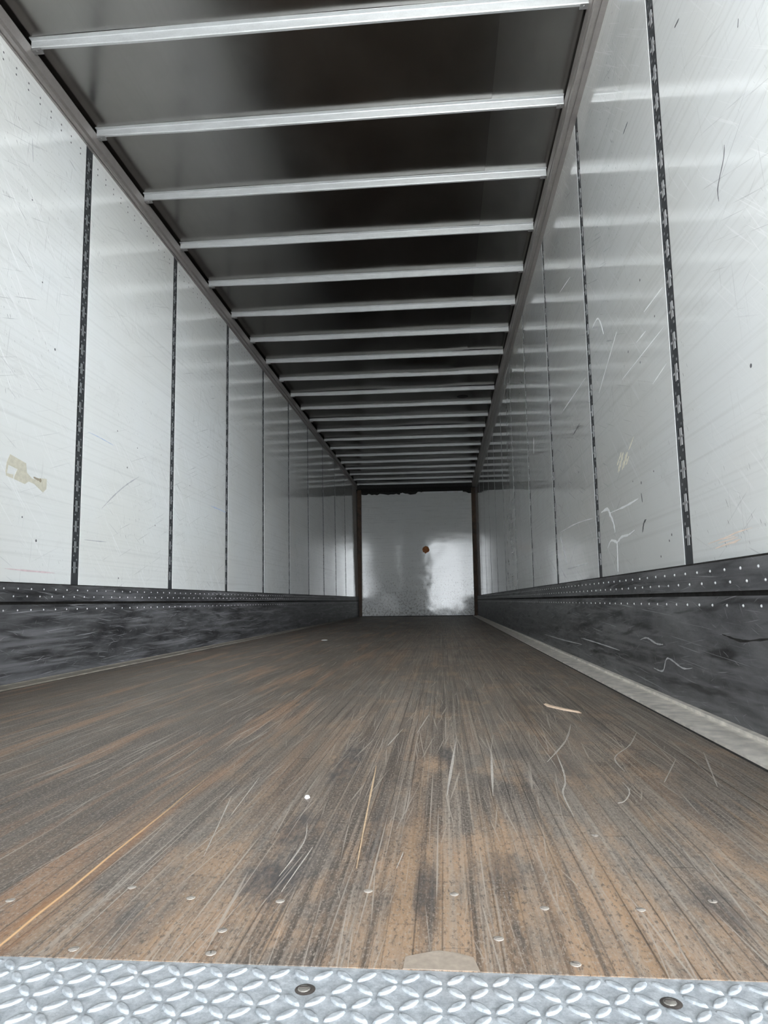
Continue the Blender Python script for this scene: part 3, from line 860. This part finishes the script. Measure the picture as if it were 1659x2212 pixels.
# ------------------------------------------------------------------ things: slotted wall posts
def post_bm(side):
    bm = bmesh.new()
    hw = 0.035
    z0, z1 = ZS + 0.005, ZR
    n = int((z1 - z0) / 0.1049)
    xo = xw(side, z0)
    def bx(y0, y1, za, zb, d0, d1, mi):
        s = -side
        c = [(xw(side, z) - xo + s * d, y, z) for z in (za, zb) for y in (y0, y1) for d in (d0, d1)]
        vs = [bm.verts.new(p) for p in c]
        for q in ((0,1,3,2),(4,5,7,6),(0,1,5,4),(2,3,7,6),(0,2,6,4),(1,3,7,5)):
            bm.faces.new([vs[i] for i in q]).material_index = mi
    bx(-hw, hw, z0, z1, -0.0058, -0.0042, 1)                    # dark hollow behind the slots
    bx(-hw, -0.025, z0, z1, -0.0042, -0.0012, 0)                # side lips
    bx(0.025, hw, z0, z1, -0.0042, -0.0012, 0)
    z = z0
    bx(-0.025, 0.025, z0, z0 + 0.06, -0.0042, -0.0016, 0)
    z = z0 + 0.06
    while z < z1 - 0.11:
        bx(-0.009, 0.009, z, z + 0.056, -0.0042, -0.0014, 2)        # light rib between two slots
        bx(-0.025, 0.025, z + 0.024, z + 0.031, -0.0042, -0.0014, 2)  # bridge
        bx(-0.025, 0.025, z + 0.056, z + 0.1049, -0.0042, -0.0016, 0)
        z += 0.1049
    bx(-0.025, 0.025, z, z1, -0.0042, -0.0016, 0)
    # key-shaped light nicks on the solid lands
    z = z0 + 0.06
    k = 0
    while z < z1 - 0.11:
        for q in range(2):
            yy = -0.018 if (k + q) % 2 else 0.010
            bx(yy, yy + 0.010, z + 0.064 + q * 0.020, z + 0.072 + q * 0.020, -0.0016, -0.0012, 3)
        z += 0.1049; k += 1
    return bm
m_nick = plain('post_worn_nick', (0.24, 0.25, 0.26), 0.45, 0.3)
for side, posts, word in ((-1, PL, 'left'), (1, PR, 'right')):
    proto = link('wall_post', post_bm(side), [m_post, m_slot, m_rib if side > 0 else m_nick, m_nick])
    for k, y in enumerate(posts):
        o = proto if k == 0 else proto.copy()
        if k: COL.objects.link(o)
        o.location = (xw(side, ZS + 0.005), y, 0)
        other = 'white panels of the %s wall' % word
        if k == 0: lab = 'dark slotted steel post between %s, nearest the doorway' % other
        elif k == len(posts) - 1: lab = 'dark slotted steel post between %s, closest to the end wall' % other
        else: lab = 'dark slotted steel post between %s, %s from the doorway' % (other, ORD[k])
        tag(o, lab, 'wall post', 'slotted posts in the %s wall' % word)

# ------------------------------------------------------------------ small things
L3 = w3(-1); R3 = w3(1)
tape = [(2.7512,0.9946),(2.8679,0.9772),(2.8765,0.9362),(2.918,0.9159),(2.945,0.918),(2.9734,0.929),(3.033,0.9344),(3.0326,0.8874),(3.0062,0.8654),(2.936,0.894),(2.8932,0.8986),(2.8651,0.8818),
        (2.7850,0.8905),(2.7909,0.9111),(2.8073,0.9381),(2.7431,0.9457),(2.735,0.9074),(2.780,0.9095),(2.780,0.8910),(2.7312,0.8965),(2.7255,0.9137),(2.7313,0.9555)]
tr = empty('tape_residue', (xl(0.93), 2.87, 0.93))
tag(tr, 'torn yellowish tape residue on the nearest left wall panel', 'tape residue')
def T(nm, bm, m):
    o = link(nm, bm, m); o.parent = tr; o.matrix_parent_inverse = Matrix.Translation(-tr.location); return o
bm = bmesh.new(); slab(bm, [L3(*p) for p in tape], (0.0007, 0, 0)); T('tape_sheet', bm, m_tape)
bm = bmesh.new(); dome(bm, (xl(0.9185) + 0.0006, 2.9815, 0.9185), (1, 0, 0), 0.010, 0.001, 10); stroke(bm, [(2.925, 0.925), (2.955, 0.921), (2.985, 0.919)], 0.009, lambda y, z: (xl(z) + 0.0006, y, z), (0.0006, 0, 0))
T('glue_blot', bm, plain('brown_glue', (0.33, 0.29, 0.22), 0.6))['label'] = 'brown blot'
bm = bmesh.new()
for p0, p1, w in (((2.92, 0.872), (2.82, 0.938), 0.020), ((2.86, 0.872), (2.76, 0.925), 0.018), ((2.80, 0.880), (2.74, 0.905), 0.012), ((2.93, 0.905), (2.85, 0.945), 0.010), ((2.74, 0.93), (2.66, 0.965), 0.005)):
    stroke(bm, [p0, ((p0[0] + p1[0]) / 2 + 0.006, (p0[1] + p1[1]) / 2 - 0.004), p1], w, R3, (-0.0007, 0, 0))
tag(link('glue_residue', bm, m_tape_y), 'small pale yellow glue smear on the right wall beside the nearest dark post', 'glue residue')
bm = bmesh.new()
pts = [(0.205 + 0.078 * math.cos(a) * random.uniform(0.8, 1.1), YE - 0.0005, 1.463 + 0.088 * math.sin(a) * random.uniform(0.8, 1.12)) for a in [2 * math.pi * i / 18 for i in range(18)]]
slab(bm, pts, (0, -0.002, 0))
tag(link('round_sticker', bm, m_orange), 'round orange-brown spot stuck on the far end wall', 'sticker')
bm = bmesh.new()
out = [(0.8787,2.3197),(0.8955,2.2707),(0.9307,2.206),(0.9679,2.1482),(0.9649,2.1366),(0.9233,2.1866),(0.8826,2.2636)]
cx = sum(p[0] for p in out) / 7; cy = sum(p[1] for p in out) / 7
base = [bm.verts.new((x, y, 0.0)) for x, y in out]
mid = [bm.verts.new((cx + (x - cx) * 0.85, cy + (y - cy) * 0.9, 0.004)) for x, y in out]
for i in range(7): bm.faces.new((base[i], base[(i+1) % 7], mid[(i+1) % 7], mid[i]))
bm.faces.new(base); bm.faces.new(mid)
tag(link('wood_splinter', bm, m_splint), 'pale wood splinter lying on the brown floor near the right liner', 'splinter')
def chip(name, x, y, r, lab):
    bm = bmesh.new()
    o = [(x + r * math.cos(a) * random.uniform(0.7, 1.2), y + 1.6 * r * math.sin(a) * random.uniform(0.7, 1.2)) for a in [2 * math.pi * i / 9 for i in range(9)]]
    b = [bm.verts.new((p[0], p[1], 0.0)) for p in o]
    t = [bm.verts.new((x + (p[0] - x) * 0.8, y + (p[1] - y) * 0.8, 0.003)) for p in o]
    for i in range(9): bm.faces.new((b[i], b[(i+1) % 9], t[(i+1) % 9], t[i]))
    bm.faces.new(b); bm.faces.new(t)
    tag(link(name, bm, m_white), lab, 'scrap')
chip('white_scrap', -0.507, 6.083, 0.030, 'white scrap on the dim floor far down the left side')
chip('white_scrap', 0.3138, 1.2287, 0.0055, 'tiny white chip on the floor beside a dark stain')
